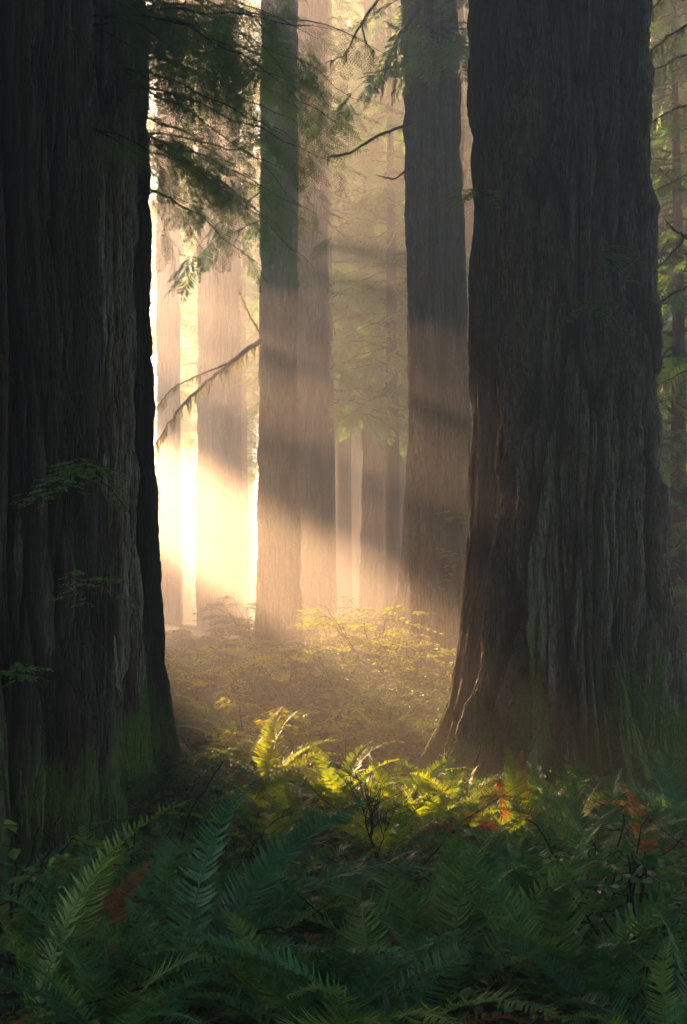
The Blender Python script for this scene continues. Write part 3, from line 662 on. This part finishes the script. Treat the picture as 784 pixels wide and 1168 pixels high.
bark_shrub('leafy sprig on the slim fused trunk high on its left edge', 556, 222, 17.2, .55, 11, .05)
bark_shrub('upper leafy sprig on the bark of the massive fluted redwood', 690, 292, 15.7, .5, 10, .045)
bark_shrub('lower leafy sprig on the bark of the massive fluted redwood', 676, 350, 15.7, .5, 10, .045)
bark_shrub('leafy sprig on the lone redwood above another sprig', 522, 588, 29.2, .9, 10, .06)
bark_shrub('leafy sprig on the lone redwood below another sprig', 522, 632, 29.2, 1., 10, .06)

# bare dark shrub in front of the sunlit patch
def bare_shrub(label, px, Y, h, seed):
    r = np.random.default_rng(seed); W = Geo(); x = X_at(px, Y)
    def grow(p, d, l, rad, depth):
        n = 7; s = np.linspace(0, 1, n); pts = p+s[:, None]*l*d+np.concatenate([np.zeros((1, 3)), np.cumsum(r.normal(0, .035*l, (n-1, 3)), 0)])
        W.add(*tube(pts, rad*(1-.45*s), 5))
        if depth:
            for k in range(2 if depth > 1 else 2):
                i = int(r.integers(2, n)); grow(pts[i], norm(d+r.normal(0, .55, 3)+[0, 0, .15]), l*r.uniform(.5, .75), rad*.6, depth-1)
            grow(pts[-1], norm(d+r.normal(0, .3, 3)), l*.7, rad*.6, depth-1)
    for k in range(2): grow(np.zeros(3), norm(np.array([r.normal(0, .22), r.normal(0, .2), 1])), h*.42, .011, 3)
    t = thing('bare_shrub', label, 'shrub', (x, Y, float(gz(x, Y))-.03)); link('stem', make_mesh('stem', *W.arrays(), M['twig'], True), t)
bare_shrub('leafless dark twiggy shrub standing in front of the sunlit fern patch', 436, 10.2, 1.05, 5)
bare_shrub('low leafless twiggy shrub in the shade before the left trunks', 265, 9.5, .8, 9)

# fallen sticks
for lb, pts, r0, m in [
    ('pale thin stick leaning against the fused twin redwood', [P3(490, 835, 19.2), P3(520, 812, 18.8), P3(556, 788, 18.4)], .014, 'pale_twig'),
    ('sunlit leaning stick beneath the fused twin redwood', [P3(510, 985, 14.6), P3(528, 925, 14.9), P3(548, 850, 15.6)], .022, 'pale_twig'),
    ('bent pale stick among ferns before the massive trunk', [P3(640, 1000, 10.2), P3(655, 960, 10.5), P3(672, 935, 10.8)], .014, 'pale_twig'),
    ('dark fallen branch lying across the bottom centre', [P3(330, 1075, 7.2), P3(400, 1050, 7.6), P3(460, 1052, 7.9)], .022, 'twig'),
    ('dark curved branch arching through the left leaves', [P3(190, 1020, 9.3), P3(215, 930, 9.6), P3(255, 868, 10)], .012, 'twig')]:
    c, tb = limb(pts, r0, r0*.4); o0 = c[0].copy()
    o = link('fallen_branch', make_mesh('fallen_branch', tb[0]-o0, tb[1], M[m], True), None, tuple(o0)); tag(o, lb, 'stick')

# ground cover
def scatter(n, ya, yb, power=1.3):
    Y = ya+(yb-ya)*rng.uniform(0, 1, n)**power; x = rng.uniform(-.31, .31, n)*(Y+1.5); return x, Y
G = Geo(); n = 15000
x, y = scatter(n, 3.6, 34); dens = noise(x*.7, y*.7, 5.5); k = (dens > -.45) & (rng.random(n) < np.clip(.25+(y-5)/8, .25, 1)); x, y = x[k], y[k]; n = len(x)
hh = (.08+.34*np.clip(noise(x*.5+9, y*.5, 2.)+.45, 0, 1))*rng.uniform(.4, 1.1, n)
for j in range(6):
    a = rng.uniform(0, 2*pi, n); rr_ = rng.uniform(.02, .14, n)
    P = np.stack([x+np.cos(a)*rr_, y+np.sin(a)*rr_, gz(x, y)+hh*rng.uniform(.45, 1.05, n)], 1)
    D = np.stack([np.cos(a), np.sin(a), rng.normal(-.1, .25, n)], 1); U = np.stack([rng.normal(0, .35, n), rng.normal(0, .35, n), np.ones(n)], 1)
    G.add(*inst(LEAF_V, LEAF_F, frames(D, U), P, rng.uniform(.03, .075, n)*(1+.02*y)))
tag(link('undergrowth', make_mesh('undergrowth', *G.arrays(), M['leaf_low'])), 'mass of small broad leaves covering the forest floor', 'undergrowth', kind='stuff')
G = Geo(); x, y = scatter(6500, 3.6, 26); n = len(x); a = rng.uniform(0, 2*pi, n)
P = np.stack([x, y, gz(x, y)+rng.uniform(.0, .22, n)], 1); D = np.stack([np.cos(a), np.sin(a), rng.normal(0, .3, n)], 1); U = np.stack([rng.normal(0, .6, n), rng.normal(0, .6, n), np.ones(n)], 1)
G.add(*inst(LEAF_V, LEAF_F, frames(D, U), P, rng.uniform(.03, .08, n)))
tag(link('fallen_leaves', make_mesh('fallen_leaves', *G.arrays(), M['litter'])), 'rust and brown dead leaves strewn through the undergrowth', 'fallen leaves', kind='stuff')
G = Geo(); x, y = scatter(260, 5, 20); 
for i in range(len(x)):
    a = rng.uniform(0, 2*pi); l = rng.uniform(.2, .8); p = np.array([x[i], y[i], float(gz(x[i], y[i]))+rng.uniform(.02, .3)])
    e = np.array([math.cos(a), math.sin(a), rng.normal(.1, .35)])*l; mid_ = p+e*.5+rng.normal(0, .06, 3)
    G.add(*tube([p, mid_, p+e], [.006, .005, .002], 3))
tag(link('dead_twigs', make_mesh('dead_twigs', *G.arrays(), M['twig'])), 'litter of thin dead twigs through the undergrowth', 'twigs', kind='stuff')

# ------------------------------------------------------------------ sun, unseen light-shaping canopy, sky, haze
SUN = norm(np.array([-.595, 1., .40]))
elev = math.asin(SUN[2]); azim = math.atan2(SUN[0], SUN[1])
su = norm(np.array([SUN[1], -SUN[0], 0])); sv = np.cross(su, SUN) ; sv = sv if sv[2] > 0 else -sv
def opening(P):
    """mask of gaps cut in the unseen canopy to place the sunbeams"""
    u, v = P@su, P@sv
    nz = noise(u*.55, v*.22, 4.); fine = noise(u*1.6, v*.5, 8.); beam = noise(u*.30, v*.75+3.3, 6.)
    def box(a, b, c, d, e=.25): return (u+e*fine > a) & (u+e*fine < b) & (v+e*nz > c) & (v+e*nz < d)
    op = box(6.6, 8.7, -5.3, -2.5)
    op |= box(9.5, 10.9, -5.0, .0, .3) & (fine > -.35)
    edge = -1.7-.40*(u-10)+.5*nz
    foot = -5.0-.66*(u-10)+.6*nz
    op |= (u > 9.5) & (u < 24) & (v < edge) & ((v > foot) | (fine > .30))
    rnd_ = np.random.default_rng(5).random(len(u))
    op |= (u > 10.5) & (u < 24) & (v > edge-.2) & (v < edge+2.6) & (rnd_ < np.clip(.55+.9*beam, .25, 1))
    op |= box(15.8, 17.6, -4.5, 1.2, .4)
    op |= (u > 11) & (u < 22) & (v > -4.5) & (nz > .32)
    op |= (u > 22) & (v < -8)
    op |= (u > 22) & (v < -6) & (beam > -.2)
    op |= (u > 22) & (v > -6) & (rnd_ < np.clip(.12+.8*beam, .05, .8))
    for (px, py, Y, ru, rv) in BEAM_GAPS:
        q = np.array(P3(px, py, Y)); op |= ((u-q@su)/(ru+.65+.2*fine))**2+((v-q@sv)/(rv+.6))**2 < 1
    return op
# gaps cut through the canopy towards the sun so these spots are lit
BEAM_GAPS = [(600, 945, 11.5, .7, .5), (541, 500, 17.8, .5, 1.4), (548, 640, 17.6, .4, .8), (552, 830, 16, .55, .8), (473, 480, 29.6, .8, 1.8), (488, 740, 26.3, .9, .8),
        (355, 790, 19, .6, .5), (280, 800, 19.5, .6, .5), (585, 975, 11.9, .5, .4), (330, 860, 16, 1., .8), (420, 905, 14.5, 1., .6)]
n = 190000
Y = rng.uniform(9, 126, n); off = rng.uniform(0, 9, n); X = -.335*Y-1.6-off; Zc = rng.uniform(0, 36, n)
P1 = np.stack([X, Y, Zc], 1); P1 = P1[X > -46]  # unseen wall of leaves on the left, placed to block the sun
n = 80000
Y = rng.uniform(-9, 36, n); X = rng.uniform(-15, 17, n); lo = .56*np.maximum(Y, 0)+9; Zc = lo+rng.uniform(0, 1, n)*(36-lo)
P2 = np.stack([X, Y, Zc], 1)[lo < 35]  # overhead leaves, added to cut the sky light
n = 14000
P3_ = np.stack([rng.uniform(-15, 17, n), rng.uniform(-9.5, -5.5, n), rng.uniform(2.5, 30, n)], 1)  # leaves behind the camera, added to dim the front light
n = 12000
Y = rng.uniform(2, 46, n); P4 = np.stack([.335*Y+1.8+rng.uniform(0, 7, n), Y, rng.uniform(1, 34, n)], 1)
C = np.concatenate([P1, P2, P3_[P3_[:, 0] < 8]]); C = C[~opening(C)]
n = len(C); G = Geo()
nearby = (C[:, 1] > 0) & (C[:, 1] < 46) & (C[:, 0] < 0) & (np.abs(C[:, 0]) < .335*C[:, 1]+5)
G.add(*inst(LEAF_V, LEAF_F, frames(rng.normal(size=(n, 3)), rng.normal(size=(n, 3))), C, rng.uniform(.6, 1.6, n)*np.where(nearby, .8, 1)))
Q = np.concatenate([C[nearby], P4[~opening(P4)]]); m = len(Q)        # the sides one could glimpse also get sprays
put_sprays(G, Q, rng.normal(size=(m, 3))*[1, 1, .5], np.stack([rng.normal(0, .6, m), rng.normal(0, .6, m), np.ones(m)], 1), rng.uniform(.8, 1.6, m), 1)
tag(link('light_shaping_canopy', make_mesh('light_shaping_canopy', *G.arrays(), M['needle'])), 'unseen foliage overhead and to the sides, shaped with gaps to aim the sunbeams', 'canopy', kind='stuff')  # out-of-view foliage, added to block and shape the light

sun = bpy.data.lights.new('sun', 'SUN'); sun.energy = 5.0; sun.angle = R(.5); sun.color = (1., .56, .28)
so = bpy.data.objects.new('sun', sun); col.objects.link(so)
from mathutils import Vector
so.rotation_euler = Vector(SUN).to_track_quat('Z', 'Y').to_euler()
w = bpy.data.worlds.new('World'); scene.world = w; w.use_nodes = True
nt = w.node_tree; bg = nt.nodes['Background']
sk = nt.nodes.new('ShaderNodeTexSky'); sk.sky_type = 'NISHITA'; sk.sun_disc = False; sk.sun_elevation = elev; sk.sun_rotation = azim
nt.links.new(sk.outputs[0], bg.inputs[0]); bg.inputs[1].default_value = .07

hz = NT('haze'); pv = hz.n('ShaderNodeVolumePrincipled'); hz.set(pv, 'Color', (.97, .97, .96, 1)); hz.set(pv, 'Density', .0088); hz.set(pv, 'Anisotropy', .72)
hz.set(hz.out, 'Volume', pv.outputs[0])
x0, x1, y0, y1, z0, z1 = -48., 48., -12., 133., -2.2, 62.
hV = [(x, y, z) for z in (z0, z1) for (x, y) in ((x0, y0), (x1, y0), (x1, y1), (x0, y1))]
hF = [(3, 2, 1, 0), (4, 5, 6, 7), (0, 1, 5, 4), (1, 2, 6, 5), (2, 3, 7, 6), (3, 0, 4, 7)]
tag(link('haze', make_mesh('haze', np.array(hV), np.array(hF), hz.m)), 'pale morning mist filling the forest', 'mist', kind='stuff')

cam = bpy.data.cameras.new('camera'); co = bpy.data.objects.new('camera', cam); col.objects.link(co); scene.camera = co
co.location = (0, 0, CZ); co.rotation_euler = (R(90), 0, 0)
cam.sensor_fit = 'VERTICAL'; cam.sensor_height = 36; cam.lens = 36*F/1168; cam.shift_y = (H0-584)/1168
cam.clip_start = .05; cam.clip_end = 2000

scene.render.engine = 'CYCLES'
cy = scene.cycles
cy.use_denoising = True; cy.denoising_prefilter = 'ACCURATE'; cy.max_bounces = 6; cy.diffuse_bounces = 3; cy.glossy_bounces = 2; cy.transmission_bounces = 4; cy.volume_bounces = 0
cy.use_adaptive_sampling = False; cy.sample_clamp_indirect = 6; cy.caustics_reflective = False; cy.caustics_refractive = False
vs = scene.view_settings; vs.view_transform = 'Standard'; vs.look = 'None'; vs.gamma = 1; vs.use_curve_mapping = False; vs.exposure = 3.9
